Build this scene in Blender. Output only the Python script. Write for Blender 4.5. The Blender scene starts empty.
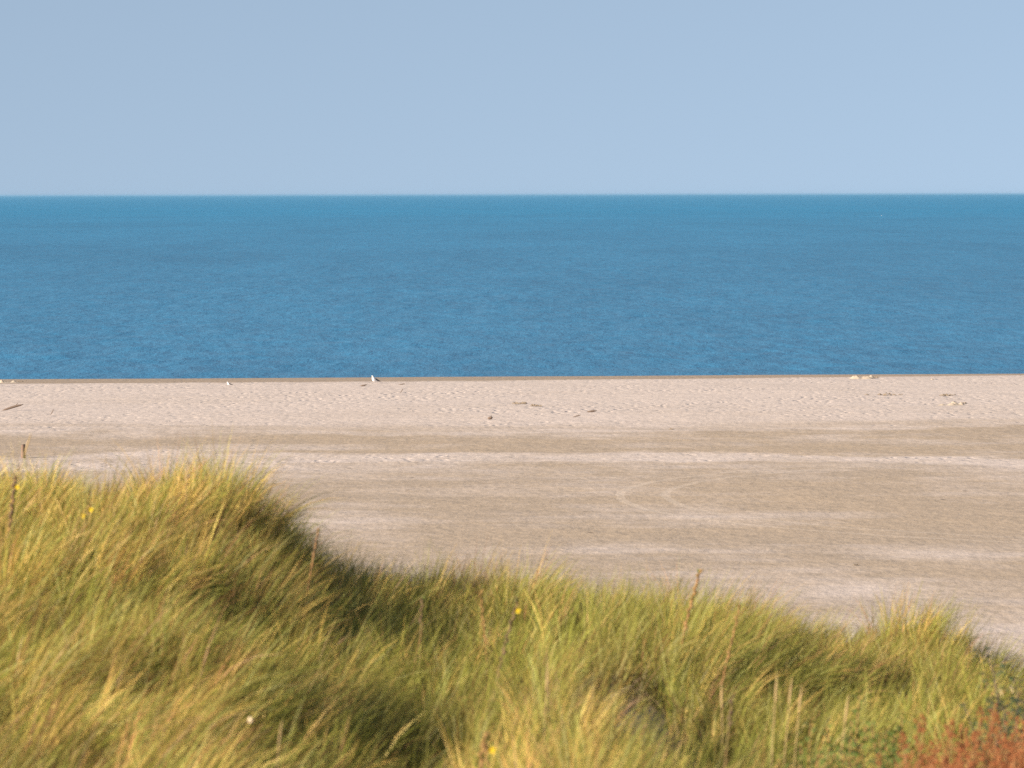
import bpy, math, random
import numpy as np
from mathutils import Vector, Matrix

random.seed(7)
RNG = np.random.default_rng(11)
scene = bpy.context.scene
COL = scene.collection
CAM_Z = 11.5            # camera height above the sea, metres
F_PX = 3982.0           # focal length in pixels (140 mm on a 36 mm sensor, 1024 wide)
HORIZON = 194.6

# ------------------------------------------------------------------ helpers
def mesh_obj(name, verts, faces, mat=None, parent=None, smooth=True, mats=None, face_mat=None):
    me = bpy.data.meshes.new(name)
    me.from_pydata([tuple(v) for v in verts], [], [tuple(f) for f in faces])
    if mats:
        for m in mats: me.materials.append(m)
        if face_mat is not None:
            me.polygons.foreach_set('material_index', face_mat)
    elif mat:
        me.materials.append(mat)
    if smooth:
        me.polygons.foreach_set('use_smooth', [True]*len(me.polygons))
    me.update()
    o = bpy.data.objects.new(name, me)
    COL.objects.link(o)
    if parent: o.parent = parent
    return o

def tag(o, label=None, cat=None, group=None, kind=None):
    if label: o['label'] = label
    if cat: o['category'] = cat
    if group: o['group'] = group
    if kind: o['kind'] = kind
    return o

def empty(name, loc, label, cat, group=None, rz=0.0):
    o = bpy.data.objects.new(name, None)
    o.empty_display_size = 0.1
    o.location = loc; o.rotation_euler = (0, 0, rz)
    COL.objects.link(o)
    return tag(o, label, cat, group)

def link_nodes(nt, a, b): nt.links.new(a, b)

def new_mat(name):
    m = bpy.data.materials.new(name); m.use_nodes = True
    nt = m.node_tree; nt.nodes.clear()
    out = nt.nodes.new('ShaderNodeOutputMaterial')
    return m, nt, out

def simple_mat(name, col, rough=0.8, var=0.25, scale=12.0, col2=None, bump=0.0, translucent=0.0):
    """procedural material: two colours mixed by noise"""
    m, nt, out = new_mat(name)
    N = nt.nodes
    tc = N.new('ShaderNodeTexCoord')
    nz = N.new('ShaderNodeTexNoise'); nz.inputs['Scale'].default_value = scale; nz.inputs['Detail'].default_value = 4
    nt.links.new(tc.outputs['Object'], nz.inputs['Vector'])
    mx = N.new('ShaderNodeMix'); mx.data_type = 'RGBA'
    c2 = col2 or tuple(c*(1-var) for c in col)
    mx.inputs['A'].default_value = (*col, 1); mx.inputs['B'].default_value = (*c2, 1)
    nt.links.new(nz.outputs['Fac'], mx.inputs['Factor'])
    p = N.new('ShaderNodeBsdfPrincipled'); p.inputs['Roughness'].default_value = rough
    nt.links.new(mx.outputs['Result'], p.inputs['Base Color'])
    if bump:
        b = N.new('ShaderNodeBump'); b.inputs['Strength'].default_value = bump; b.inputs['Distance'].default_value = 0.01
        nt.links.new(nz.outputs['Fac'], b.inputs['Height']); nt.links.new(b.outputs['Normal'], p.inputs['Normal'])
    if translucent:
        t = N.new('ShaderNodeBsdfTranslucent'); nt.links.new(mx.outputs['Result'], t.inputs['Color'])
        ms = N.new('ShaderNodeMixShader'); ms.inputs['Fac'].default_value = translucent
        nt.links.new(p.outputs[0], ms.inputs[1]); nt.links.new(t.outputs[0], ms.inputs[2])
        nt.links.new(ms.outputs[0], out.inputs['Surface'])
    else:
        nt.links.new(p.outputs[0], out.inputs['Surface'])
    return m

def smooth(t): return t*t*(3-2*t)

_tab = np.random.default_rng(5).random((256, 256))
def vnoise(x, y, off=0):
    x = np.asarray(x, float) + off*17.31; y = np.asarray(y, float) + off*9.73
    xi = np.floor(x).astype(int); yi = np.floor(y).astype(int)
    fx = smooth(x-xi); fy = smooth(y-yi)
    a = _tab[xi & 255, yi & 255]; b = _tab[(xi+1) & 255, yi & 255]
    c = _tab[xi & 255, (yi+1) & 255]; d = _tab[(xi+1) & 255, (yi+1) & 255]
    return (a*(1-fx)+b*fx)*(1-fy) + (c*(1-fx)+d*fx)*fy
def fbm(x, y, o=4, off=0):
    s = 0; a = 0.5; tot = 0
    for k in range(o):
        s = s + a*(vnoise(x*2**k, y*2**k, off+k)-0.5); tot += a; a *= 0.5
    return s/tot   # about -0.5..0.5

# ------------------------------------------------------------------ terrain shape
# (X, Y, drop of the ground below the camera)
CP = np.array([
 (-2.0,13.0,2.75),(-2.0,15.5,2.76),(-2.2,18,2.68),(-2.5,20.5,2.55),(-2.6,23,2.42),(-2.7,26,2.42),
 (-2.95,26,2.50),(-3.4,25.6,2.30),(-4.0,26,2.4),(-3.6,22,2.50),(-3.2,17,2.62),(-5.5,24,2.35),(-6,18,2.55),
 (-2.2,26,2.14),(-1.95,26,2.34),(-1.78,26,2.58),(-1.48,25.5,2.98),(-1.15,25.5,3.10),(-0.6,25,3.08),
 (-1.95,22,2.50),(-1.6,22,2.76),(-1.15,22,3.10),(-0.45,22,3.10),(-1.75,19,2.62),(-1.25,18.5,2.90),(-0.70,18,3.08),(-0.45,16,3.05),(-1.1,15,2.90),
 (-0.5,20,3.14),(-0.75,24,3.08),(-0.1,22,3.2),
 (0,25,3.05),(0.6,25.2,3.18),(1.2,25,3.30),(0.40,23.6,2.82),(0.38,22.3,2.74),(0.9,23.2,3.0),(0.42,21,2.86),(1.3,22,3.25),
 (0.08,18.5,2.60),(0.22,17.5,2.76),(0.55,18.5,3.02),(0.90,18.5,3.22),(1.25,19,3.38),(1.45,20.3,3.40),(1.45,18.3,2.92),(1.9,18.8,2.92),(1.5,17.2,2.82),(0.7,16,3.0),(1.2,16,2.85),
 (1.6,25,3.21),(1.9,25,3.30),(2.2,25,3.56),(2.62,24.6,3.20),(3.0,24.6,3.46),(3.5,25,3.72),(5.5,25,4.0),
 (1.8,21,3.42),(2.4,21.5,3.42),(2.0,19.5,3.3),(1.9,17.3,2.78),(2.6,17.5,2.72),(3.3,18,2.85),(4.5,18,3.1),(3.2,21,3.4),
 (0,9,2.9),(-3,8,2.5),(3,8,2.9),(0,4,2.1),(0,0,1.65),(-6,2,1.9),(6,2,2.3),(-8,10,2.4),(8,10,3.0),
 (-10,25,2.6),(10,25,3.8),(-14,18,2.4),(14,18,3.2),(-12,5,2.2),(12,5,2.7),(0,-6,1.9),(-10,-6,2.1),(10,-6,2.4)])

def shore_y(x):
    return 252 + 0.078*np.clip(x, -200, 200) + 1.6*fbm(np.asarray(x)/38., np.zeros_like(np.asarray(x, float))+3.3, 3, 2)

def beach_z(x, y):
    s = shore_y(x) - y
    z = np.interp(s, [-60, -10, 0, 21, 27, 60, 75, 95, 105, 140, 200], [-2.0, -0.45, 0.0, 0.74, 0.80, 0.95, 0.86, 0.84, 0.92, 0.95, 1.2])
    z = z + 0.10*fbm(x/22., y/9., 3, 4)*np.clip(s/20., 0, 1) + 0.03*fbm(x/2.5, y/2.5, 3, 6)*np.clip((s-21)/10., 0, 1)
    return z

def dune_drop(x, y):
    yy = np.clip(y, -6, 28)
    num = np.zeros_like(x, dtype=float); den = np.zeros_like(num)
    far = np.abs(x)
    sx = np.where(far > 5, 2.5, np.where(yy > 12, 0.30, 2.5)); sy = np.where(yy > 12, 1.5, 3.0)
    for px, py, d in CP:
        q = ((x-px)/sx)**2 + ((yy-py)/sy)**2
        w = np.exp(-0.5*np.minimum(q, 60)) + 1e-3/(1+q)**2 + 1e-9
        num += w*d; den += w
    d = num/den
    d = d + 0.20*fbm(x/1.0, y/1.3, 3, 9) + 1.2*fbm(x/14., y/14., 3, 12)*np.clip((far-8)/15., 0, 1) + 0.8*fbm(x/14., y/14., 3, 12)*np.clip((-y-6)/10., 0, 1)
    t = np.maximum(y-27.5, 0)
    return d + 0.27*t*t/(t+1.5)

def ground_z(x, y):
    x = np.asarray(x, float); y = np.asarray(y, float)
    hd = CAM_Z - dune_drop(x, y)
    hb = beach_z(x, y)
    k = 0.8
    m = np.maximum(hd, hb) + k*np.exp(-np.abs(hd-hb)/k)*0.35*np.clip((90-y)/20., 0, 1)
    return np.where(y > 95, hb, m)
def gz(x, y): return float(ground_z(np.array([x]), np.array([y]))[0])

def world_at(px, py, Y):
    """point at distance Y seen at pixel (px, py)"""
    return Vector(((px-512)*Y/F_PX, Y, CAM_Z - (py-HORIZON)*Y/F_PX))

def geo(start, step, ratio, end):
    out = [start]; s = step
    while out[-1] < end:
        s *= ratio; out.append(out[-1]+s)
    return out

def grid_mesh(name, xs, ys, zf, mat):
    X, Y = np.meshgrid(xs, ys)
    Z = zf(X.ravel(), Y.ravel())
    nx, ny = len(xs), len(ys)
    co = np.stack([X.ravel(), Y.ravel(), Z], 1).astype(np.float32)
    i = np.arange(nx*ny).reshape(ny, nx)
    q = np.stack([i[:-1, :-1], i[:-1, 1:], i[1:, 1:], i[1:, :-1]], -1).reshape(-1, 4).astype(np.int32)
    return raw_mesh(name, co, q, mat)

def raw_mesh(name, co, quads, mat, cols=None, smooth_on=True):
    me = bpy.data.meshes.new(name)
    me.vertices.add(len(co)); me.vertices.foreach_set('co', co.ravel())
    n = len(quads)
    me.loops.add(n*4); me.loops.foreach_set('vertex_index', quads.ravel())
    me.polygons.add(n)
    me.polygons.foreach_set('loop_start', np.arange(0, n*4, 4, dtype=np.int32))
    try: me.polygons.foreach_set('loop_total', np.full(n, 4, dtype=np.int32))
    except Exception: pass
    me.update(calc_edges=True)
    if smooth_on: me.polygons.foreach_set('use_smooth', np.ones(n, dtype=bool))
    if cols is not None:
        a = me.color_attributes.new('tone', 'FLOAT_COLOR', 'POINT')
        a.data.foreach_set('color', cols.astype(np.float32).ravel())
    me.materials.append(mat)
    o = bpy.data.objects.new(name, me); COL.objects.link(o)
    return o

# ------------------------------------------------------------------ sand material
def sand_material():
    m, nt, out = new_mat('sand'); N = nt.nodes; L = nt.links.new
    g = N.new('ShaderNodeNewGeometry')
    def mapping(sx, sy, sz, loc=(0, 0, 0)):
        mp = N.new('ShaderNodeMapping'); mp.inputs['Scale'].default_value = (sx, sy, sz); mp.inputs['Location'].default_value = loc
        L(g.outputs['Position'], mp.inputs['Vector']); return mp.outputs[0]
    def noise(vec, scale=1.0, detail=4, rough=0.5):
        n = N.new('ShaderNodeTexNoise'); n.inputs['Scale'].default_value = scale
        n.inputs['Detail'].default_value = detail; n.inputs['Roughness'].default_value = rough
        L(vec, n.inputs['Vector']); return n.outputs['Fac']
    def math_(op, a, b=None, c=None):
        n = N.new('ShaderNodeMath'); n.operation = op
        for i, v in enumerate((a, b, c)):
            if v is None: continue
            if isinstance(v, (int, float)): n.inputs[i].default_value = v
            else: L(v, n.inputs[i])
        return n.outputs[0]
    def mix(f, a, b, mode='MIX'):
        n = N.new('ShaderNodeMix'); n.data_type = 'RGBA'; n.blend_type = mode
        for key, v in (('Factor', f), ('A', a), ('B', b)):
            if isinstance(v, (int, float)): n.inputs[key].default_value = v
            elif isinstance(v, tuple): n.inputs[key].default_value = (*v, 1)
            else: L(v, n.inputs[key])
        return n.outputs['Result']
    sep = N.new('ShaderNodeSeparateXYZ'); L(g.outputs['Position'], sep.inputs[0])
    # Y corrected by the slant of the shoreline, then warped by broad noise
    yy = math_('MULTIPLY_ADD', sep.outputs['X'], -0.078, sep.outputs['Y'])
    w1 = noise(mapping(0.028, 0.035, 0.05), 1, 3, 0.5)
    w2 = noise(mapping(0.40, 0.24, 0.5), 1, 5, 0.68)
    yw = math_('ADD', yy, math_('MULTIPLY', math_('SUBTRACT', w1, 0.5), 30.0))
    yw = math_('ADD', yw, math_('MULTIPLY', math_('SUBTRACT', w2, 0.5), 5.5))
    y01 = math_('DIVIDE', math_('SUBTRACT', yw, 60), 200)
    def ramp(fac, stops):
        r = N.new('ShaderNodeValToRGB'); L(fac, r.inputs[0])
        e = r.color_ramp.elements
        while len(e) < len(stops): e.new(0.5)
        for i, (p, c) in enumerate(stops):
            e[i].position = p
            e[i].color = (*c, 1) if isinstance(c, tuple) else (c, c, c, 1)
        return r.outputs['Color']
    P = lambda y: (y-60)/200.
    dampness = ramp(y01, [(P(95), 0.62), (P(112), 0.72), (P(124), 0.95), (P(132), 0.8), (P(138), 0.88), (P(150), 0.80), (P(154.5), 0.65), (P(156), 0.05), (P(161), 0.05), (P(163), 0.95), (P(172), 1.0), (P(179), 0.9), (P(181.5), 0.3), (P(184), 0.55), (P(187), 0.08), (P(200), 0.02), (P(228), 0.0), (P(246), 0.0)])
    # streaks along the tide line
    st = noise(mapping(0.05, 0.16, 0.3, (3, 1, 0)), 1, 6, 0.66)
    st2 = noise(mapping(0.12, 0.08, 0.3, (8, 2, 0)), 1, 6, 0.68)
    strk = math_('MULTIPLY', math_('SUBTRACT', math_('ADD', st, st2), 1.0), 2.6)
    rise = math_('SUBTRACT', 1.0, math_('MULTIPLY', math_('GREATER_THAN', yw, 183), 0.75))
    damp = N.new('ShaderNodeClamp'); L(math_('ADD', dampness, math_('MULTIPLY', strk, rise)), damp.inputs[0])
    dry = mix(noise(mapping(0.08, 0.2, 0.2, (5, 5, 0)), 1, 4), (0.540, 0.455, 0.405), (0.490, 0.415, 0.375))
    wet = mix(noise(mapping(0.05, 0.16, 0.2, (1, 9, 0)), 1, 4, 0.6), (0.400, 0.308, 0.218), (0.325, 0.265, 0.215))
    c = mix(damp.outputs[0], dry, wet)
    # shore strip, permanently damp
    s = math_('ADD', math_('SUBTRACT', yy, math_('MULTIPLY', math_('MAXIMUM', sep.outputs['X'], 0.0), 0.35)), math_('MULTIPLY', math_('SUBTRACT', w2, 0.5), 5.0))
    shore = N.new('ShaderNodeMapRange'); shore.inputs['From Min'].default_value = 229.5; shore.inputs['From Max'].default_value = 232.0
    L(s, shore.inputs['Value'])
    c = mix(shore.outputs[0], c, (0.315, 0.245, 0.185))
    # the dune and grains: near ground is dry sand mixed with dead litter
    dune = N.new('ShaderNodeMapRange'); dune.inputs['From Min'].default_value = 70; dune.inputs['From Max'].default_value = 45
    L(sep.outputs['Y'], dune.inputs['Value'])
    litter = mix(noise(mapping(4, 4, 4), 1, 6, 0.7), (0.24, 0.17, 0.11), (0.36, 0.28, 0.21))
    c = mix(dune.outputs[0], c, litter)
    # speckle: coarse grains, shells, fragments
    sp = noise(mapping(3.4, 1.3, 2), 1, 5, 0.72)
    spr = ramp(sp, [(0.28, 0.80), (0.5, 0.97), (0.72, 1.13)])
    c = mix(1.0, c, spr, 'MULTIPLY')
    # sparse dark bits
    vo = N.new('ShaderNodeTexVoronoi'); vo.inputs['Scale'].default_value = 1.0; L(mapping(0.8, 0.45, 0.8), vo.inputs['Vector'])
    bits = N.new('ShaderNodeMapRange'); bits.inputs['From Min'].default_value = 0.10; bits.inputs['From Max'].default_value = 0.06
    L(vo.outputs['Distance'], bits.inputs['Value'])
    vc = N.new('ShaderNodeSeparateColor'); L(vo.outputs['Color'], vc.inputs[0])
    bf = math_('MULTIPLY', bits.outputs[0], math_('GREATER_THAN', vc.outputs[0], 0.86))
    c = mix(math_('MULTIPLY', bf, 0.7), c, (0.10, 0.075, 0.055))
    # two faint wheel tracks curving over the flat sand
    sx_ = math_('ADD', sep.outputs['X'], math_('MULTIPLY', math_('SUBTRACT', w2, 0.5), 0.5))
    tr = None
    for (cx, cy, rad) in ((24.0, 139.0, 18.6), (24.0, 139.0, 20.2)):
        dd_ = math_('SQRT', math_('ADD', math_('POWER', math_('SUBTRACT', sx_, cx), 2), math_('POWER', math_('SUBTRACT', sep.outputs['Y'], cy), 2)))
        k = math_('LESS_THAN', math_('ABSOLUTE', math_('SUBTRACT', dd_, rad)), 0.16)
        tr = k if tr is None else math_('MAXIMUM', tr, k)
    tr = math_('MULTIPLY', tr, math_('MULTIPLY', w1, 0.65))
    c = mix(tr, c, (0.50, 0.42, 0.35))
    p = N.new('ShaderNodeBsdfPrincipled'); p.inputs['Roughness'].default_value = 0.9
    p.inputs['Specular IOR Level'].default_value = 0.15
    L(c, p.inputs['Base Color'])
    # relief: trampled dents in the dry sand, ripples elsewhere
    v2 = N.new('ShaderNodeTexVoronoi'); v2.inputs['Scale'].default_value = 1.0
    wv = N.new('ShaderNodeVectorMath'); wv.operation = 'ADD'
    L(mapping(2.0, 0.75, 1.0), wv.inputs[0])
    nn = N.new('ShaderNodeTexNoise'); nn.inputs['Scale'].default_value = 1.2; L(g.outputs['Position'], nn.inputs['Vector'])
    L(nn.outputs['Color'], wv.inputs[1]); L(wv.outputs[0], v2.inputs['Vector'])
    dent = N.new('ShaderNodeMapRange'); dent.interpolation_type = 'SMOOTHSTEP'
    dent.inputs['From Min'].default_value = 0.05; dent.inputs['From Max'].default_value = 0.42
    dent.inputs['To Min'].default_value = -1.0; dent.inputs['To Max'].default_value = 0.0
    L(v2.outputs['Distance'], dent.inputs['Value'])
    patch = ramp(noise(mapping(0.06, 0.1, 0.1, (2, 7, 0)), 1, 3), [(0.40, 0.15), (0.62, 1.0)])
    dryness = math_('SUBTRACT', 1.0, damp.outputs[0])
    dd = math_('MULTIPLY', dent.outputs[0], math_('MULTIPLY', math_('MULTIPLY', dryness, dryness), patch))
    rip = noise(mapping(2.6, 1.15, 1), 1, 5, 0.66)
    rip2 = noise(mapping(0.40, 0.40, 1), 1, 3, 0.5)
    h = math_('ADD', math_('MULTIPLY', math_('MULTIPLY', dd, math_('GREATER_THAN', yw, 152)), 0.05), math_('ADD', math_('MULTIPLY', rip, 0.042), math_('MULTIPLY', rip2, 0.10)))
    b = N.new('ShaderNodeBump'); b.inputs['Strength'].default_value = 1.0; b.inputs['Distance'].default_value = 1.0
    L(h, b.inputs['Height']); L(b.outputs['Normal'], p.inputs['Normal'])
    L(p.outputs[0], out.inputs['Surface'])
    return m

def sea_material():
    m, nt, out = new_mat('sea_water'); N = nt.nodes; L = nt.links.new
    g = N.new('ShaderNodeNewGeometry')
    def mapping(sx, sy, loc=(0, 0, 0), rot=0.0):
        mp = N.new('ShaderNodeMapping'); mp.inputs['Scale'].default_value = (sx, sy, 1); mp.inputs['Location'].default_value = loc
        mp.inputs['Rotation'].default_value = (0, 0, rot)
        L(g.outputs['Position'], mp.inputs['Vector']); return mp.outputs[0]
    def noise(vec, detail=4, rough=0.5):
        n = N.new('ShaderNodeTexNoise'); n.inputs['Scale'].default_value = 1
        n.inputs['Detail'].default_value = detail; n.inputs['Roughness'].default_value = rough
        L(vec, n.inputs['Vector']); return n.outputs['Fac']
    def math_(op, a, b=None):
        n = N.new('ShaderNodeMath'); n.operation = op
        for i, v in enumerate((a, b)):
            if v is None: continue
            if isinstance(v, (int, float)): n.inputs[i].default_value = v
            else: L(v, n.inputs[i])
        return n.outputs[0]
    chop = noise(mapping(0.25, 0.075, rot=0.03), 7, 0.74)
    wave = noise(mapping(0.9, 0.45, (4, 4, 0), -0.1), 4, 0.6)
    swell = noise(mapping(0.02, 0.016, (9, 1, 0)), 4, 0.6)
    h = math_('ADD', math_('MULTIPLY', chop, 1.0), math_('ADD', math_('MULTIPLY', wave, 0.30), math_('MULTIPLY', swell, 2.0)))
    b = N.new('ShaderNodeBump'); b.inputs['Strength'].default_value = 1.0; b.inputs['Distance'].default_value = 1.0
    L(h, b.inputs['Height'])
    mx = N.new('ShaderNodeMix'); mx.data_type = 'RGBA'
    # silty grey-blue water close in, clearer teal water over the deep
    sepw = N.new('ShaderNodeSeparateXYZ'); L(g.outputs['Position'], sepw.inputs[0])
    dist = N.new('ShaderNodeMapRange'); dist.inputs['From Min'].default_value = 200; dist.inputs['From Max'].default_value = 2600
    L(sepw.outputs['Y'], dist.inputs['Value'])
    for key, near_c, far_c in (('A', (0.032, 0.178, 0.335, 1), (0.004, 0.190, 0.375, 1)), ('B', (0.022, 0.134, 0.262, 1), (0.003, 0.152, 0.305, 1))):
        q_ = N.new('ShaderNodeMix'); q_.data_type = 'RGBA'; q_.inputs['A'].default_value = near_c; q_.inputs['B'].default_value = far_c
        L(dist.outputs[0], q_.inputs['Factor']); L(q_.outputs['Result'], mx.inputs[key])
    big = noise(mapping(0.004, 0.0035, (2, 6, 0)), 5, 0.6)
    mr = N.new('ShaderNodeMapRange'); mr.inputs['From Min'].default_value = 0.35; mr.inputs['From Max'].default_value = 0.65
    st = math_('ADD', noise(mapping(0.40, 0.13, (1, 3, 0)), 6, 0.72), math_('ADD', noise(mapping(0.09, 0.018, (5, 3, 0)), 6, 0.72), noise(mapping(0.022, 0.0030, (7, 3, 0)), 5, 0.7)))  # light and dark of the waves, painted into the water colour as noise streaks
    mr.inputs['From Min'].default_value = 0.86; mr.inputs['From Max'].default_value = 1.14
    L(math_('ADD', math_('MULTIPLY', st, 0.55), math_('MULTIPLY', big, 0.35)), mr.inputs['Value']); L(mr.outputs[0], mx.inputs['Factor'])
    # the faces of the ripples turned to the viewer show mostly water colour and mirror only a share of the sky
    df = N.new('ShaderNodeBsdfDiffuse'); gl = N.new('ShaderNodeBsdfGlossy'); gl.inputs['Roughness'].default_value = 0.38
    ms = N.new('ShaderNodeMixShader')
    L(math_('MULTIPLY', noise(mapping(0.45, 0.14, (3, 8, 0)), 6, 0.75), 0.38), ms.inputs[0])
    b2 = N.new('ShaderNodeBump'); b2.inputs['Strength'].default_value = 0.45; b2.inputs['Distance'].default_value = 1.0
    L(h, b2.inputs['Height'])
    L(mx.outputs['Result'], df.inputs['Color']); L(b2.outputs['Normal'], df.inputs['Normal']); L(b.outputs['Normal'], gl.inputs['Normal'])
    L(df.outputs[0], ms.inputs[1]); L(gl.outputs[0], ms.inputs[2]); L(ms.outputs[0], out.inputs['Surface'])
    return m

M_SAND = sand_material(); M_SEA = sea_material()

# ------------------------------------------------------------------ ground sheet and sea
xc = list(np.arange(0, 7.0, 0.12)); xr = geo(xc[-1], 0.12, 1.05, 30000)
xs = np.array([-v for v in reversed(xc[1:]+xr[1:])] + xc + xr[1:])
yback = [-v for v in reversed(geo(4, 0.5, 1.3, 3000))]
ys = np.array(yback + list(np.arange(-3.5, 12, 0.5)) + list(np.arange(12, 31, 0.13)) + list(np.arange(31, 60, 0.4)) + list(np.arange(60, 262, 0.6)) + [263, 266, 270, 280, 300, 320])
ground = grid_mesh('ground', xs, ys, ground_z, M_SAND); tag(ground, kind='structure', label='pale sandy beach rising into a dune')

sx = list(np.arange(0, 36, 0.3)); sr = geo(sx[-1], 0.3, 1.07, 45000)
sxs = np.array([-v for v in reversed(sx[1:]+sr[1:])] + sx + sr[1:])
sy_ = [246.0]
while sy_[-1] < 42000: sy_.append(sy_[-1] + max(0.45, sy_[-1]**2/75000))
def sea_z(x, y):
    near = np.clip((y-252)/12., 0.12, 1)*np.clip((900-y)/500., 0, 1)*np.clip((60-np.abs(x))/20., 0, 1)
    w = 0.17*fbm(x/1.6, y/2.4, 3, 21) + 0.22*fbm(x/7., y/7., 2, 25)
    return w*near
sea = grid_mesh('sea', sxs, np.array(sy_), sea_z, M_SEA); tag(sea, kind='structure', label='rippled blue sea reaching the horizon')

# ------------------------------------------------------------------ grass
def blade_material(name, trans=0.32, rough=0.5):
    m, nt, out = new_mat(name); N = nt.nodes; L = nt.links.new
    a = N.new('ShaderNodeVertexColor'); a.layer_name = 'tone'
    p = N.new('ShaderNodeBsdfPrincipled'); p.inputs['Roughness'].default_value = rough
    p.inputs['Specular IOR Level'].default_value = 0.35
    t = N.new('ShaderNodeBsdfTranslucent'); ms = N.new('ShaderNodeMixShader'); ms.inputs[0].default_value = trans
    L(a.outputs[0], p.inputs['Base Color']); L(a.outputs[0], t.inputs['Color'])
    L(p.outputs[0], ms.inputs[1]); L(t.outputs[0], ms.inputs[2]); L(ms.outputs[0], out.inputs['Surface'])
    return m
M_GRASS = blade_material('grass_blade')

def blades(px, py, pz, length, th0, th1, az, width, c_base, c_tip, segs=6, roll=None):
    """curved tapering ribbons. th0/th1: angle from vertical at root/tip; az: direction of the bend"""
    n = len(px)
    co = np.zeros((n, segs+1, 2, 3), np.float32)
    pos = np.stack([px, py, pz], 1)
    if roll is None: roll = RNG.random(n)*math.pi
    ca, sa = np.cos(az), np.sin(az)
    side0 = np.stack([-sa, ca, np.zeros(n)], 1)
    for k in range(segs+1):
        t = k/segs
        th = th0 + (th1-th0)*t**1.3
        d = np.stack([np.sin(th)*ca, np.sin(th)*sa, np.cos(th)], 1)
        up = np.stack([-np.cos(th)*ca, -np.cos(th)*sa, np.sin(th)], 1)
        side = side0*np.cos(roll)[:, None] + up*np.sin(roll)[:, None]
        w = width*(1 - t**2.2*0.92)*0.5*(0.75+0.25*min(1, t*4))
        co[:, k, 0] = pos - side*w[:, None]; co[:, k, 1] = pos + side*w[:, None]
        pos = pos + d*(length/segs)[:, None]
    cols = np.ones((n, segs+1, 2, 4), np.float32)
    for k in range(segs+1):
        t = k/segs
        c = c_base*(1-smooth(t)) + c_tip*smooth(t)
        cols[:, k, 0, :3] = c; cols[:, k, 1, :3] = c
    nv = (segs+1)*2
    base = (np.arange(n)*nv)[:, None]
    k2 = (np.arange(segs)*2)[None, :]
    q = np.stack([base+k2, base+k2+1, base+k2+3, base+k2+2], -1).reshape(-1, 4).astype(np.int32)
    return co.reshape(-1, 3), q, cols.reshape(-1, 4)

def bump2(x, y, cx, cy, sx, sy): return np.exp(-0.5*(((x-cx)/sx)**2 + ((y-cy)/sy)**2))

def fields(x, y):
    """density 0..1, height factor, lean (rad), greenness 0..1, redness at a ground point"""
    dens = 0.95 + 0*x
    # bare hollow, gully, and the patch of weeds at the right
    bare = 1.2*bump2(x, y, 0.36, 22.2, 0.27, 1.4) + 0.55*bump2(x, y, -0.50, 17.0, 0.22, 0.8) + 0.85*bump2(x, y, 0.85, 20.6, 0.28, 0.9) + 0.65*bump2(x, y, 1.50, 23.4, 0.26, 0.6)
    bare += 0.7*(fbm(x/0.55, y/0.9, 3, 31) > 0.12)
    weeds = np.clip((x-0.80)/0.25, 0, 1)*np.clip((20.0-y)/0.6, 0, 1)
    dens = np.clip(dens - bare, 0.10, 1)*(1-0.93*weeds)
    hgt = 0.88 + 0.70*fbm(x/0.7, y/1.0, 3, 33)
    gully = bump2(x, y, -0.52, 20.0, 0.25, 3.0)
    hgt = hgt*(1 - 0.25*np.clip(bare, 0, 1) - 0.22*gully)
    hgt *= 1 - 0.22*bump2(x, y, 1.5, 20, 0.6, 1.4)
    hgt *= 1 - 0.18*bump2(x, y, 2.22, 25, 0.22, 1.6) - 0.45*bump2(x, y, 3.6, 25, 0.45, 2.5)
    lean = 0.24 + 0.62*np.clip((-x-0.5)/2.0, 0, 1)*np.clip((24.5-y)/6., 0, 1) + 0.30*bump2(x, y, -1.5, 25.5, 0.5, 2) + 0.40*bump2(x, y, 1.55, 24.5, 0.40, 2.5)
    lean = lean + 0.45*fbm(x/1.0, y/1.4, 3, 35)
    green = 0.56 + 1.7*fbm(x/0.7, y/1.2, 3, 37) + 0.26*np.clip((x+0.7)/0.8, 0, 1) + 0.40*bump2(x, y, 2.7, 24, 0.5, 2.5) + 0.3*gully - 0.10*np.clip((-x-0.8)/1.2, 0, 1) + 0.30*bump2(x, y, 2.0, 21.3, 0.9, 1.6) + 0.15*bump2(x, y, 0.3, 25, 1.0, 1)  # extra green in the right hollow darkens the grass colour in place of shade
    return dens, hgt, lean, np.clip(green, 0, 1)

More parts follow.
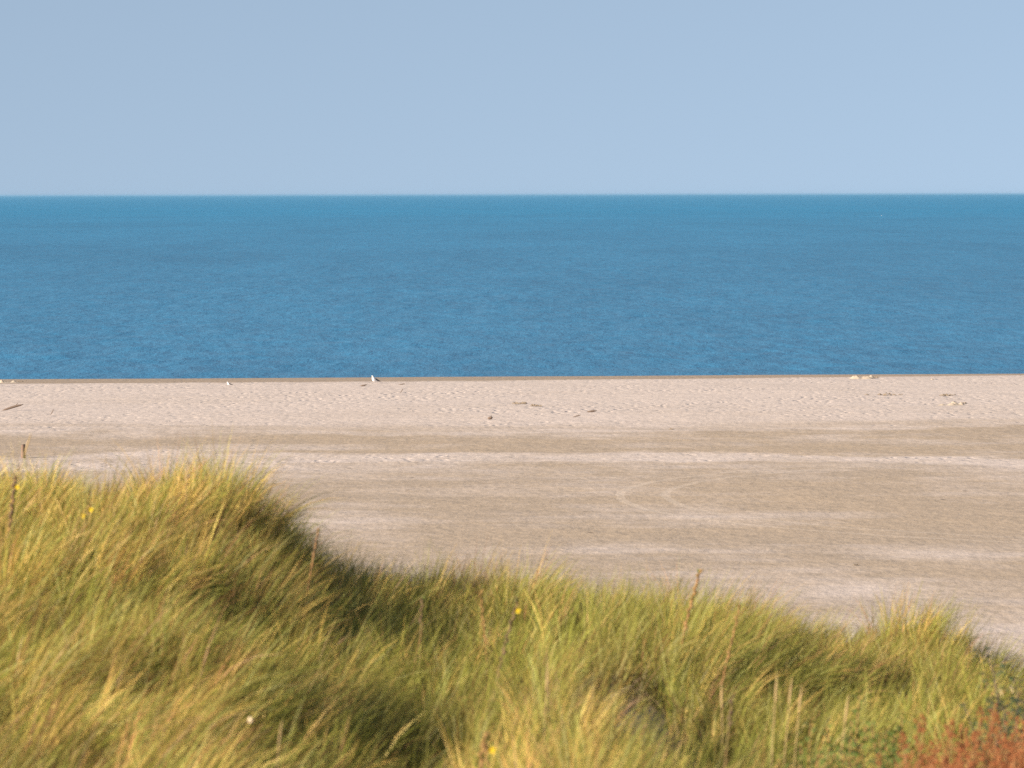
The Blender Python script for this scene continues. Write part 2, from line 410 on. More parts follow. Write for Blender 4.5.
def make_grass():
    # tussock centres on a jittered grid, thinner outside the part of the dune the lens sees
    cell = 0.24
    gx, gy = np.meshgrid(np.arange(-7.5, 7.5, cell), np.arange(12.5, 33, cell))
    x = (gx + (RNG.random(gx.shape)-0.5)*cell*1.4).ravel(); y = (gy + (RNG.random(gx.shape)-0.5)*cell*1.4).ravel()
    dens, hgt, lean, green = fields(x, y)
    side = np.clip((np.abs(x) - (y*0.13+0.7))/1.5, 0, 1)
    keep = RNG.random(len(x)) < dens*(1-0.3*side)*(1-0.5*(y > 29.5))
    x, y, hgt, lean, green, side = [a[keep] for a in (x, y, hgt, lean, green, side)]
    nt = len(x)
    t_len = np.clip(RNG.normal(1, 0.11, nt), 0.7, 1.15); t_lean = RNG.normal(0, 0.13, nt); t_az = RNG.normal(0, 0.4, nt); t_g = RNG.normal(0, 0.20, nt)
    t_val = np.clip(RNG.normal(0.90, 0.25, nt), 0.40, 1.5); t_r = RNG.uniform(0.09, 0.19, nt)
    # each tussock is a bundle of shoots, each shoot a few leaves that share root, lean and age
    ps = (RNG.uniform(10, 20, nt)*(1-0.3*side)).astype(int)
    si = np.repeat(np.arange(nt), ps); m = len(si)
    r = t_r[si]*np.sqrt(RNG.random(m)); a = RNG.random(m)*2*math.pi
    ln = np.clip(lean[si] + t_lean[si] + RNG.normal(0, 0.10, m), 0.02, 1.25)
    fan = np.abs(RNG.normal(0, 0.20, m)) + 1.1*r
    svx = np.sin(ln)*np.cos(0.25+t_az[si]) + fan*np.cos(a); svy = np.sin(ln)*np.sin(0.25+t_az[si]) + fan*np.sin(a)
    s_len = hgt[si]*t_len[si]*np.clip(RNG.normal(0.98, 0.14, m), 0.5, 1.15)
    s_val = t_val[si]*np.clip(RNG.normal(1, 0.22, m), 0.5, 1.7)
    s_g = np.clip(green[si] + t_g[si] + RNG.normal(0, 0.25, m), 0, 1)
    s_dead = RNG.random(m) > (0.34 + 0.66*s_g); s_hue = RNG.random(m); s_br = RNG.random(m) < 0.28 + 0.9*np.clip(fbm(x/0.6, y/0.9, 2, 51), 0, 1)[si]
    sx_ = x[si]+r*np.cos(a); sy2 = y[si]+r*np.sin(a); sz = ground_z(sx_, sy2)-0.02
    nl = RNG.integers(6, 12, m)
    j = np.repeat(np.arange(m), nl); n = len(j)
    bx = sx_[j]+RNG.normal(0, 0.010, n); by = sy2[j]+RNG.normal(0, 0.010, n); bz = sz[j]
    L = 0.60*s_len[j]*np.clip(RNG.normal(0.95, 0.15, n), 0.3, 1.12)
    vx = svx[j]+RNG.normal(0, 0.10, n); vy = svy[j]+RNG.normal(0, 0.10, n)
    az = np.arctan2(vy, vx); th_mean = np.arcsin(np.minimum(np.hypot(vx, vy), 0.97))
    curve = np.clip(RNG.normal(0.50, 0.25, n), 0.0, 1.6)
    th0 = th_mean*0.45; th1 = np.minimum(th_mean + curve, 2.3)
    th1 = np.where(RNG.random(n) < 0.07, th1+0.8, th1)
    width = RNG.uniform(0.0030, 0.0072, n)
    g = s_g[j][:, None]
    G1 = np.array([0.100, 0.165, 0.035]); G2 = np.array([0.235, 0.305, 0.045]); ST = np.array([0.56, 0.375, 0.110]); BR = np.array([0.36, 0.185, 0.080])
    pick = np.clip(s_hue[j] + RNG.normal(0, 0.15, n), 0, 1)[:, None]
    living = G1*(1-pick) + G2*pick
    dead = np.where(s_br[j][:, None], BR, ST)*RNG.uniform(0.8, 1.15, n)[:, None]
    isdead = (s_dead[j] ^ (RNG.random(n) < 0.10))[:, None]
    c = np.where(isdead, dead, living)*s_val[j][:, None]
    left = np.clip((-bx-0.7)/1.0, 0, 1)[:, None]
    c = c*(1 + left*np.array([0.0, 0.0, -0.08]))
    tipc = np.where(isdead, c*1.05, c*0.5 + np.array([0.36, 0.29, 0.06])*0.5)
    basec = np.where(isdead, c*0.9, c*0.7+BR*0.4)
    return blades(bx, by, bz, L, th0, th1, az, width, basec, np.minimum(tipc, 0.8), 6)

def merge(parts):
    cs, qs, ks = [], [], []; off = 0
    for c, q, k in parts:
        cs.append(c); qs.append(q+off); ks.append(k); off += len(c)
    return np.concatenate(cs), np.concatenate(qs), np.concatenate(ks)

def make_litter():
    """dead short thatch lying low between the tussocks"""
    n = 45000
    x = RNG.uniform(-6.5, 6.5, n); y = RNG.uniform(12.5, 30, n); z = ground_z(x, y)
    c = np.where(RNG.random(n)[:, None] < 0.5, np.array([0.20, 0.13, 0.08]), np.array([0.32, 0.24, 0.13]))*RNG.uniform(0.6, 1.1, n)[:, None]
    keep = RNG.random(n) < np.clip(fields(x, y)[0]+0.35, 0, 1)
    x, y, z, c = x[keep], y[keep], z[keep], c[keep]; n = len(x)
    return blades(x, y, z+0.0, RNG.uniform(0.12, 0.4, n), RNG.uniform(0.5, 1.4, n), RNG.uniform(1.2, 1.7, n), RNG.random(n)*6.28, RNG.uniform(0.003, 0.006, n), c, c, 3)

gc, gq, gk = merge([make_grass(), make_litter()])
grass = raw_mesh('marram_grass', gc, gq, M_GRASS, gk)
tag(grass, 'yellow-green marram grass leaning in the wind over the dune', 'grass', kind='stuff')
print('grass verts', len(gc))

# ------------------------------------------------------------------ small mesh builders
def tube(points, radii, sides=6):
    pts = [Vector(p) for p in points]; V, Fc = [], []
    for i, p in enumerate(pts):
        d = (pts[min(i+1, len(pts)-1)] - pts[max(i-1, 0)]).normalized()
        u = d.cross(Vector((0.3, 1, 0.1))).normalized(); v = d.cross(u)
        for k in range(sides):
            a = 2*math.pi*k/sides
            V.append(p + (u*math.cos(a)+v*math.sin(a))*radii[i])
    for i in range(len(pts)-1):
        for k in range(sides):
            a, b = i*sides+k, i*sides+(k+1) % sides
            Fc.append((a, b, b+sides, a+sides))
    V.append(pts[0]); V.append(pts[-1]); e0, e1 = len(V)-2, len(V)-1
    for k in range(sides):
        Fc.append((e0, (k+1) % sides, k)); o = (len(pts)-1)*sides
        Fc.append((e1, o+k, o+(k+1) % sides))
    return V, Fc

class MB:
    def __init__(s): s.V = []; s.F = []; s.M = []
    def add(s, vf, mi=0):
        V, Fc = vf; o = len(s.V); s.V += [Vector(v) for v in V]
        for f in Fc: s.F.append(tuple(i+o for i in f)); s.M.append(mi)
    def build(s, name, mat, parent=None, mats=None):
        return mesh_obj(name, s.V, s.F, mat, parent, True, mats, s.M if mats else None)

def leaf(base, direction, length, width, droop=0.2, fold=0.25, n=4):
    """a lance-shaped leaf with a folded midrib"""
    base = Vector(base); d = Vector(direction).normalized(); side = d.cross(Vector((0, 0, 1)))
    if side.length < 0.05: side = Vector((1, 0, 0))
    side.normalize(); up = side.cross(d).normalized(); V, Fc = [], []
    for i in range(n+1):
        t = i/n; c = base + d*length*t + Vector((0, 0, -droop*length*t*t))
        w = width*0.5*math.sin(math.pi*(0.08+0.9*t))**0.8
        V += [c - side*w + up*w*fold, c, c + side*w + up*w*fold]
    for i in range(n):
        a = i*3
        Fc += [(a, a+1, a+4, a+3), (a+1, a+2, a+5, a+4)]
    return V, Fc

def pod(base, direction, length, r):
    d = Vector(direction).normalized(); b = Vector(base)
    return tube([b, b+d*length*0.3, b+d*length*0.75, b+d*length], [r*0.55, r, r*0.8, r*0.15], 5)

M_STEM_RED = simple_mat('reddish_stem', (0.30, 0.12, 0.045), 0.7, col2=(0.22, 0.15, 0.05), scale=30)
M_STEM_GRN = simple_mat('green_stem', (0.12, 0.13, 0.035), 0.7, col2=(0.22, 0.11, 0.04), scale=30)
M_POD = simple_mat('seed_pod', (0.16, 0.12, 0.035), 0.75, col2=(0.26, 0.13, 0.04), scale=40, bump=0.3)
M_PODDARK = simple_mat('dry_seed_head', (0.075, 0.05, 0.03), 0.85, col2=(0.12, 0.07, 0.035), scale=40, bump=0.3)
M_LEAF = simple_mat('weed_leaf', (0.13, 0.20, 0.035), 0.5, col2=(0.19, 0.23, 0.05), scale=9, translucent=0.3)
M_LEAF_DK = simple_mat('shrub_leaf', (0.045, 0.085, 0.040), 0.5, col2=(0.10, 0.14, 0.05), scale=14, translucent=0.25)
M_PETAL = simple_mat('yellow_petal', (0.80, 0.62, 0.02), 0.6, col2=(0.75, 0.50, 0.02), scale=20, translucent=0.3)
M_RED = simple_mat('rust_leaf', (0.22, 0.060, 0.012), 0.65, col2=(0.17, 0.14, 0.030), scale=11, translucent=0.3)
M_REDSEED = simple_mat('rust_seed', (0.26, 0.068, 0.014), 0.8, col2=(0.17, 0.06, 0.018), scale=25)
M_WOODY = simple_mat('woody_branch', (0.12, 0.09, 0.065), 0.85, col2=(0.07, 0.05, 0.04), scale=30, bump=0.4)
M_DRIFT = simple_mat('driftwood', (0.16, 0.115, 0.09), 0.9, col2=(0.09, 0.065, 0.05), scale=8, bump=0.5)
M_WEED = simple_mat('dried_seaweed', (0.16, 0.125, 0.09), 0.8, col2=(0.24, 0.19, 0.14), scale=10, bump=0.4)
M_POST = simple_mat('post_wood', (0.19, 0.115, 0.09), 0.85, col2=(0.11, 0.075, 0.06), scale=6, bump=0.6)
M_POSTTOP = simple_mat('post_end_grain', (0.22, 0.17, 0.13), 0.9, scale=20)
M_SHELL = simple_mat('snail_shell', (0.78, 0.66, 0.48), 0.45, col2=(0.66, 0.50, 0.33), scale=40)
M_GWHITE = simple_mat('white_plumage', (0.82, 0.82, 0.82), 0.8, col2=(0.76, 0.77, 0.79), scale=15)
M_GGREY = simple_mat('dark_plumage', (0.10, 0.10, 0.105), 0.75, col2=(0.06, 0.06, 0.065), scale=15)
M_BILL = simple_mat('yellow_bill', (0.60, 0.42, 0.05), 0.5, scale=20)
M_EYE = simple_mat('black_eye', (0.02, 0.02, 0.02), 0.2, scale=20)
M_SPIKE = simple_mat('straw_spike', (0.48, 0.35, 0.17), 0.8, col2=(0.38, 0.26, 0.12), scale=30, translucent=0.15)
M_HEAP = simple_mat('clotted_sand', (0.40, 0.33, 0.26), 0.95, col2=(0.30, 0.25, 0.20), scale=5, bump=0.8)

# ------------------------------------------------------------------ flowering stalks (evening primrose)
def stalk(tip_px, tip_py, Y, lean_px, label, flowers=0, top='pods', pods=0.5, red=True, thick=1.0, bushy=1.0, seed=0):
    """a stem rising from the dune to a tip at the given place; lean_px: how far the tip leans from the foot"""
    rnd = random.Random(seed*31+5)
    Y -= 0.7
    tip = world_at(tip_px, tip_py, Y)
    fx = tip.x - lean_px*Y/F_PX; fz = gz(fx, Y)
    root = empty('evening_primrose', (fx, Y, fz), label, 'wildflower', 'evening primrose stalks standing in the dune grass')
    h = tip.z - fz; dx = tip.x - fx
    if not (0.3 < h < 1.5): print('stalk height', tip_px, tip_py, round(h, 2))
    wob = rnd.uniform(-0.02, 0.02)
    path = lambda t: Vector((dx*t**1.7 + wob*math.sin(5*t), 0.06*math.sin(2.4*t), h*t))
    pts = [path(i/14) for i in range(15)]
    mb = MB(); mb.add(tube(pts, [0.0060*thick*(1-0.5*i/14) for i in range(15)], 6))
    mb.build('stem', M_STEM_RED if red else M_STEM_GRN, root)
    head = MB(); n = int(34*pods)
    for i in range(n):
        t = 1-pods*(1-i/n); c = path(t); a = i*2.4
        d = (path(min(t+0.05, 1.05))-c).normalized()
        dirn = d*1.3 + Vector((math.cos(a), math.sin(a), 0.1))*0.7
        head.add(pod(c, dirn, rnd.uniform(0.022, 0.038), rnd.uniform(0.0055, 0.0085)*thick))
    head.build('seed_pods', M_PODDARK if top == 'dark' else M_POD, root)
    lv = MB()
    for i in range(int(10*bushy)):
        t = rnd.uniform(0.25, 0.75); a = rnd.random()*6.28
        lv.add(leaf(path(t), (math.cos(a), math.sin(a), 0.8), rnd.uniform(0.05, 0.10), 0.012, 0.5))
    for i in range(7 if top == 'leafy' else 3):
        a = rnd.random()*6.28
        lv.add(leaf(path(0.97), (math.cos(a)*0.8, math.sin(a)*0.8, 1), rnd.uniform(0.03, 0.05), 0.012, 0.2))
    lv.build('leaves', M_LEAF, root)
    for j in range(flowers):
        a = [0.4, 3.4, 1.9][j]; t = 0.90 - 0.07*j
        c = path(t) + Vector((math.cos(a)*0.022, -0.016, 0.012))
        fb = MB()
        for k in range(4):
            b = k*math.pi/2+0.4; u = Vector((math.cos(b), -0.35, math.sin(b)))
            p0 = c; e = Vector((-math.sin(b), 0, math.cos(b)))
            V = [p0, p0+u*0.007-e*0.007, p0+u*0.015-e*0.005, p0+u*0.014, p0+u*0.015+e*0.005, p0+u*0.007+e*0.007]
            fb.add((V, [(0, 1, 2, 3), (0, 3, 4, 5)]))
        f = fb.build('flower', M_PETAL, root)
        st = MB(); st.add(tube([c, c+Vector((0, -0.012, 0.002))], [0.003, 0.002], 5)); st.build('stamens', M_PETAL, f)
    return root

stalk(700, 571, 24.6, 24, 'tall curved rust-brown seed stalk rising alone above the grass edge against the beach sand', 0, 'pods', 0.42, True, 1.5, 0.4, 1)
stalk(738, 606, 24.0, 16, 'rust stalk with a green leafy tip, right of the tall bare seed stalk', 0, 'leafy', 0.40, True, 1.0, 1.0, 2)
stalk(517, 600, 22.6, 26, 'dark slanting stalk with one yellow flower in the middle of the back grass ridge', 1, 'dark', 0.55, False, 1.2, 1.0, 3)
stalk(422, 598, 24.2, 5, 'short olive seed head in the grass left of the yellow-flowered stalk', 0, 'dark', 0.25, False, 1.0, 0.4, 4)
stalk(482, 588, 24.3, -3, 'reddish-brown dry stalk behind the yellow-flowered stalk', 0, 'pods', 0.45, True, 0.8, 0.4, 6)
stalk(14, 476, 24.5, 12, 'thick brown seed stalk with a yellow flower at the left end of the mound', 1, 'dark', 0.6, True, 1.6, 1.6, 8)
stalk(84, 503, 25.0, 8, 'green stalk with two yellow flowers on top of the grassy mound', 2, 'leafy', 0.3, False, 0.9, 0.8, 9)
stalk(317, 529, 25.2, 18, 'brown spindle-shaped seed head leaning off the shaded right side of the mound', 0, 'dark', 0.22, True, 1.3, 0.3, 10)
stalk(735, 696, 19.6, 14, 'dark seed head standing in front of the straw-coloured tuft at lower right', 0, 'dark', 0.2, False, 1.2, 0.5, 11)
stalk(482, 737, 16.8, 14, 'brick-red stalk low in the shaded near grass at bottom centre', 0, 'pods', 0.5, True, 1.5, 0.6, 12)
stalk(490, 741, 17.0, 4, 'short green stalk with one small yellow flower beside the brick-red stalk', 1, 'leafy', 0.2, False, 0.7, 0.5, 13)

# ------------------------------------------------------------------ pale marram flower spikes
def spike(px, py, Y, lean_px, label, L=0.15, r=0.0050):
    tip = world_at(px, py, Y); fx = tip.x-lean_px*Y/F_PX; fz = gz(fx, Y); h = tip.z-fz
    if not (0.3 < h < 1.5): print('spike height', px, py, round(h, 2))
    root = empty('marram_flower_spike', (fx, Y, fz), label, 'grass spike', 'straw-coloured flower spikes of the dune grass')
    dx = tip.x-fx; path = lambda t: Vector((dx*t**1.5, 0.02*t, h*t))
    t0 = 1-L/h
    mb = MB(); mb.add(tube([path(t0*i/8) for i in range(9)], [0.003-0.001*i/8 for i in range(9)], 5)); mb.build('stem', M_SPIKE, root)
    hd = MB(); hd.add(tube([path(t0+(1-t0)*i/6) for i in range(7)], [0.002, r*0.8, r, r, r*0.85, r*0.5, 0.001], 6)); hd.build('seed_head', M_SPIKE, root)
    return root
for a in [
 (20, 637, 19.5, 14, 'long straw spike at the left edge of the near slope'),
 (850, 697, 18.5, 14, 'pinkish straw spike above the leafy green weeds at lower right'),
 (793, 680, 19.5, 12, 'straw spike at the right of the pale tuft, tallest of it'),
 (778, 677, 19.6, 8, 'second straw spike in the pale tuft at lower right'),
 (803, 688, 19.4, 12, 'outermost straw spike right of the pale tuft'),
 (722, 684, 19.8, -2, 'yellow straw spike standing upright by the dark seed head'),
 (548, 664, 18.7, 6, 'pale spike at the top of the near central tuft'),
 (280, 722, 17.0, 14, 'stout straw spike low on the mound, right of the white shell'),
 (30, 432, 24.5, 32, 'long slanting straw spike over the left edge of the mound'),
 (186, 462, 25.8, 2, 'thin straw spike rising from the crest of the mound'),
]: spike(*a)

# ------------------------------------------------------------------ rusty sorrel plants, leafy weeds
def sorrel(seed, h):
    rnd = random.Random(seed); root = empty('sorrel_plant', (0, 0, 0), None, 'plant', 'rust-red sorrel plants at the lower right')
    st, sd, lf = MB(), MB(), MB()
    for i in range(rnd.randint(10, 14)):
        a = rnd.random()*6.28; sp = rnd.uniform(0.05, 0.32); hh = h*rnd.uniform(0.6, 1.0)
        P = lambda t, a=a, sp=sp, hh=hh: Vector((math.cos(a)*sp*t**1.3+0.07*t*t, math.sin(a)*sp*t**1.3, hh*t))
        st.add(tube([P(k/6) for k in range(7)], [0.0035*(1-0.6*k/6) for k in range(7)], 4))
        for k in range(14):
            t = rnd.uniform(0.4, 1.0); c = P(t); b = rnd.random()*6.28; L = rnd.uniform(0.03, 0.11)*(1.3-t)
            e = c+Vector((math.cos(b)*L*0.6, math.sin(b)*L*0.6, L))
            st.add(tube([c, e], [0.0018, 0.0010], 3))
            for q in range(4):
                f = c.lerp(e, rnd.uniform(0.3, 1)); sd.add(pod(f, (rnd.uniform(-1, 1), rnd.uniform(-1, 1), rnd.uniform(-0.2, 1)), 0.011, 0.0042))
        for k in range(5):
            t = rnd.uniform(0.1, 0.7); b = rnd.random()*6.28
            lf.add(leaf(P(t), (math.cos(b), math.sin(b), 0.7), rnd.uniform(0.04, 0.09), 0.016, 0.6))
    st.build('stem', M_STEM_RED, root); sd.build('seed_clusters', M_REDSEED, root); lf.build('leaves', M_RED, root)  # the middle part holds the rust-red seeds along the twigs
    return root

def leafy(seed, h):
    rnd = random.Random(seed); root = empty('leafy_weed', (0, 0, 0), None, 'plant', 'leafy green weeds at the lower right')
    st, lf = MB(), MB()
    for i in range(rnd.randint(3, 5)):
        a = rnd.random()*6.28; sp = rnd.uniform(0.02, 0.12); hh = h*rnd.uniform(0.65, 1.0)
        P = lambda t, a=a, sp=sp, hh=hh: Vector((math.cos(a)*sp*t+0.04*t*t, math.sin(a)*sp*t, hh*t))
        st.add(tube([P(k/6) for k in range(7)], [0.005*(1-0.6*k/6) for k in range(7)], 5))
        for k in range(24):
            t = 0.15+0.85*k/24; b = k*2.4+i
            lf.add(leaf(P(t), (math.cos(b)*0.7, math.sin(b)*0.7, 0.9), rnd.uniform(0.05, 0.10)*(1.15-0.5*t), 0.023, 0.45))
    st.build('stem', M_STEM_RED, root); lf.build('leaves', M_LEAF, root)
    return root

def shrub(seed, h):
    rnd = random.Random(seed); root = empty('small_shrub', (0, 0, 0), None, 'shrub', None)
    br, lf = MB(), MB()
    for i in range(9):
        a = rnd.random()*6.28; sp = rnd.uniform(0.1, 0.35); hh = h*rnd.uniform(0.55, 1.0)
        P = lambda t, a=a, sp=sp, hh=hh: Vector((math.cos(a)*sp*t**0.8+0.02*math.sin(9*t), math.sin(a)*sp*t, hh*t))
        br.add(tube([P(k/8) for k in range(9)], [0.008*(1-0.7*k/8) for k in range(9)], 5))
        for k in range(34):
            t = rnd.uniform(0.3, 1.0); c = P(t); b = rnd.random()*6.28
            tw = c+Vector((math.cos(b), math.sin(b), rnd.uniform(-0.2, 1)))*rnd.uniform(0.02, 0.09)
            br.add(tube([c, tw], [0.0025, 0.0012], 3))
            for q in range(3):
                b2 = rnd.random()*6.28
                lf.add(leaf(tw, (math.cos(b2), math.sin(b2), rnd.uniform(-0.2, 0.8)), rnd.uniform(0.025, 0.045), 0.018, 0.3))
    br.build('branch', M_WOODY, root); lf.build('leaves', M_LEAF_DK, root)
    return root

def copy_thing(o, label):
    c = o.copy(); COL.objects.link(c)
    for ch in list(o.children):
        d = ch.copy(); COL.objects.link(d); d.parent = c
    c['label'] = label
    return c

def place(o, px, Y, s, rz):
    x = (px-512)*Y/F_PX
    o.location = (x, Y, gz(x, Y)-0.01); o.scale = (s, s, s); o.rotation_euler = (0, 0, rz)

S_PROTO = [sorrel(1, 0.60), sorrel(2, 0.54), sorrel(3, 0.66)]
sor = [(905, 17.6), (928, 17.2), (948, 17.9), (965, 17.1), (982, 17.7), (1002, 17.3), (1019, 17.9), (1036, 17.4), (915, 16.3), (940, 16.2), (962, 16.0), (990, 16.3), (1012, 16.1), (884, 16.4), (1050, 16.9), (958, 18.6), (1008, 18.7), (870, 15.9), (1030, 15.8), (935, 15.6),
       (918, 18.3), (975, 18.3), (938, 18.9), (990, 19.1), (1025, 18.6), (955, 17.5), (1012, 17.2)]
S_LBL = 'rust-red sorrel with fine twiggy seed stems in the thicket at the lower right corner'
for i, (px, Y) in enumerate(sor):
    o = S_PROTO[i] if i < 3 else copy_thing(S_PROTO[i % 3], S_LBL)
    o['label'] = S_LBL; place(o, px, Y, random.uniform(0.85, 1.1), random.random()*0.8)
W_PROTO = [leafy(1, 0.56), leafy(2, 0.48), leafy(3, 0.62)]
wd = [(868, 19.0), (882, 18.6), (856, 19.3), (845, 18.7), (826, 18.4), (808, 18.0), (893, 19.1), (790, 16.6), (838, 16.0), (872, 16.6), (765, 16.3), (815, 16.1), (856, 16.2), (745, 16.6), (878, 17.8), (835, 19.2), (862, 18.0), (848, 17.5), (800, 17.4), (780, 17.8), (900, 19.5), (818, 19.3), (875, 19.5)]
W_LBL = 'leafy green weed with reddish stems in the patch left of the rust-red sorrel'
for i, (px, Y) in enumerate(wd):
    o = W_PROTO[i] if i < 3 else copy_thing(W_PROTO[i % 3], W_LBL)
    o['label'] = W_LBL; place(o, px, Y, random.uniform(0.95, 1.3), random.random()*0.8)
sh = shrub(4, 0.95); sh['label'] = 'tall dark-leaved shrub cut by the right edge of the picture'; place(sh, 1034, 21.0, 1.0, 0.3)
sh['group'] = 'small shrubs at the right edge'
sh2 = copy_thing(sh, 'lower shrub in front of the tall dark-leaved shrub at the right edge'); place(sh2, 1015, 19.5, 0.72, 2.0)
for (px, py, Y, lb) in [(1001, 691, 19.2, 'left one of two pale dry leaves caught on the low shrub'), (1012, 688, 19.2, 'right one of two pale dry leaves caught on the low shrub')]:
    p = world_at(px, py, Y); mb = MB(); V, Fc = leaf((0, 0, 0), (0.35, 0, -0.9), 0.042, 0.016, 0.1, 0.3, 5)
    mb.add((V, Fc)); o = mb.build('dry_leaf', M_SHELL); o.location = p; tag(o, lb, 'leaf', 'pale dry leaves on the low shrub')

# ------------------------------------------------------------------ snail shell on the slope
def uv_spiral():
    mb = MB(); pts = []; rad = []
    for i in range(46):
        t = i/45; a = t*4.6*math.pi; R = 0.0105*math.exp(-1.55*(1-t)*1.6)
        pts.append(Vector((math.cos(a)*R*0.85, -0.007*(1-t), math.sin(a)*R*0.85))); rad.append(R*0.62)
    mb.add(tube(pts, rad, 10)); return mb
p = world_at(252, 714, 16.0)
sn = uv_spiral().build('snail_shell', M_SHELL); sn.location = p + Vector((0, -0.25, 0.0)); tag(sn, 'small cream snail shell caught in the grass low on the mound', 'shell')

# ------------------------------------------------------------------ things on the beach
def beach_at(px, py):
    Y = 200.0
    for _ in range(12):
        x = (px-512)*Y/F_PX; z = gz(x, Y); Y = (CAM_Z-z)*F_PX/(py-HORIZON)
    return Vector(((px-512)*Y/F_PX, Y, gz((px-512)*Y/F_PX, Y)))

def post():
    c = beach_at(22, 457.5)
    root = empty('wooden_post', c, 'short weathered wooden post standing alone in the damp sand', 'post')
    V, Fc = [], []; S = 18; levels = [-0.15, 0.0, 0.15, 0.3, 0.45, 0.545, 0.56]
    for li, z in enumerate(levels):
        r = 0.098*(1-0.03*li) if li < 6 else 0.085
        for k in range(S):
            a = 2*math.pi*k/S; rr = r*(1+0.05*math.sin(3*a+li*0.2)+0.03*math.sin(7*a))
            V.append((rr*math.cos(a)+0.01*z, rr*math.sin(a), z+(0.015*math.cos(a) if li > 4 else 0)))
    for li in range(len(levels)-1):
        for k in range(S):
            a, b = li*S+k, li*S+(k+1) % S; Fc.append((a, b, b+S, a+S))
    mesh_obj('shaft', V, Fc, M_POST, root)
    n = (len(levels)-1)*S; top = [V[n+k] for k in range(S)]
    top2 = [(x, y, z+0.001) for x, y, z in top] + [(0, 0, 0.567)]
    mesh_obj('end_grain', top2, [(k, (k+1) % S, S) for k in range(S)], M_POSTTOP, root)
    hp = []  # scoured hollow rim of sand
    return root
post()

def gull(scale, name_label, px, py, rz, sitting=False):
    c = beach_at(px, py)
    root = empty('seagull', c, name_label, 'gull', 'gulls resting near the waterline', rz)
    # body faces -X; axis from tail to bill, stations: (x, z, half width, half height)
    lift = 0.0 if sitting else 0.12
    st = [(0.30, 0.085, 0.008, 0.006), (0.24, 0.090, 0.030, 0.014), (0.16, 0.105, 0.052, 0.036), (0.08, 0.125, 0.076, 0.068), (-0.01, 0.145, 0.088, 0.088),
          (-0.08, 0.170, 0.084, 0.092), (-0.13, 0.215, 0.064, 0.074), (-0.150, 0.262, 0.047, 0.052), (-0.158, 0.300, 0.040, 0.044), (-0.176, 0.326, 0.042, 0.040), (-0.204, 0.335, 0.033, 0.033), (-0.226, 0.331, 0.016, 0.018)]
    S = 14; V, Fc, Mi = [], [], []
    for i, (x, z, w, h) in enumerate(st):
        j0, j1 = max(i-1, 0), min(i+1, len(st)-1)
        d = Vector((st[j1][0]-st[j0][0], 0, st[j1][1]-st[j0][1])).normalized(); up = Vector((0, 0, 1))
        nrm = Vector((d.z, 0, -d.x)); nrm = nrm if nrm.z >= 0 else -nrm
        if 7 <= i <= 8: nrm = Vector((0.9, 0, 0.45)).normalized()
        for k in range(S):
            a = 2*math.pi*k/S
            V.append(Vector((x, 0, z+lift)) + Vector((0, 1, 0))*w*math.cos(a) + nrm*h*math.sin(a))
    for i in range(len(st)-1):
        for k in range(S):
            a, b = i*S+k, i*S+(k+1) % S; Fc.append((a, b, b+S, a+S)); Mi.append(0)
    V.append(Vector((0.305, 0, 0.085+lift))); V.append(Vector((-0.232, 0, 0.33+lift)))
    for k in range(S):
        Fc.append((len(V)-2, (k+1) % S, k)); Mi.append(0); o = (len(st)-1)*S
        Fc.append((len(V)-1, o+k, o+(k+1) % S)); Mi.append(0)
    def add(vf, mi):
        o = len(V); V.extend([Vector(v) for v in vf[0]]); Fc.extend([tuple(i+o for i in f) for f in vf[1]]); Mi.extend([mi]*len(vf[1]))
    if not sitting:
        for s in (-1, 1):
            add(tube([(0.02, s*0.03, 0.12+lift-0.05), (0.025, s*0.032, 0.07), (0.015, s*0.035, 0.006)], [0.010, 0.005, 0.005], 6), 2)
            add(([(0.02, s*0.035, 0.008), (-0.05, s*0.035-0.025, 0.005), (-0.058, s*0.035, 0.006), (-0.05, s*0.035+0.025, 0.005)], [(0, 1, 2), (0, 2, 3)]), 2)
    mesh_obj('body', V, Fc, None, root, True, [M_GWHITE, M_GGREY, M_BILL], Mi)
    # folded wings, long flat shells over the flanks, tips crossing beyond the tail
    for s in (-1, 1):
        wb = MB(); Vw, Fw = [], []
        ws = [(-0.085, 0.200, 0.03), (-0.04, 0.190, 0.065), (0.03, 0.165, 0.080), (0.12, 0.135, 0.066), (0.21, 0.112, 0.040), (0.30, 0.095, 0.020), (0.365, 0.085, 0.003)]
        for (x, z, h) in ws:
            bw = 0.092*max(0.15, 1-((x-0.0)/0.40)**2)
            for q in range(6):
                b = -0.45+q*0.42; Vw.append(Vector((x, s*bw*math.cos(b)*1.02, z+lift+h*math.sin(b)*0.85-0.01)))
        for i in range(len(ws)-1):
            for q in range(5):
                a = i*6+q; Fw.append((a, a+1, a+7, a+6))
        wb.add((Vw, Fw)); w = wb.build('wing', M_GGREY, root)
        sol = w.modifiers.new('thick', 'SOLIDIFY'); sol.thickness = 0.012
    bb = MB(); bb.add(tube([(-0.222, 0, 0.330+lift), (-0.250, 0, 0.326+lift), (-0.272, 0, 0.316+lift)], [0.013, 0.010, 0.003], 7)); bb.build('bill', M_BILL, root)
    for s in (-1, 1):
        e = MB(); e.add(tube([(-0.200, s*0.031, 0.344+lift), (-0.200, s*0.036, 0.344+lift)], [0.006, 0.004], 7)); e.build('eye', M_EYE, root)
    root.scale = (scale,)*3
    return root
gull(1.22, 'larger white gull with dark wings resting upright at the edge of the dry sand', 375.0, 383.0, math.radians(50), sitting=True)
gull(0.62, 'smaller white gull resting low on the sand, left of the larger one', 229, 385.2, math.radians(20), sitting=True)

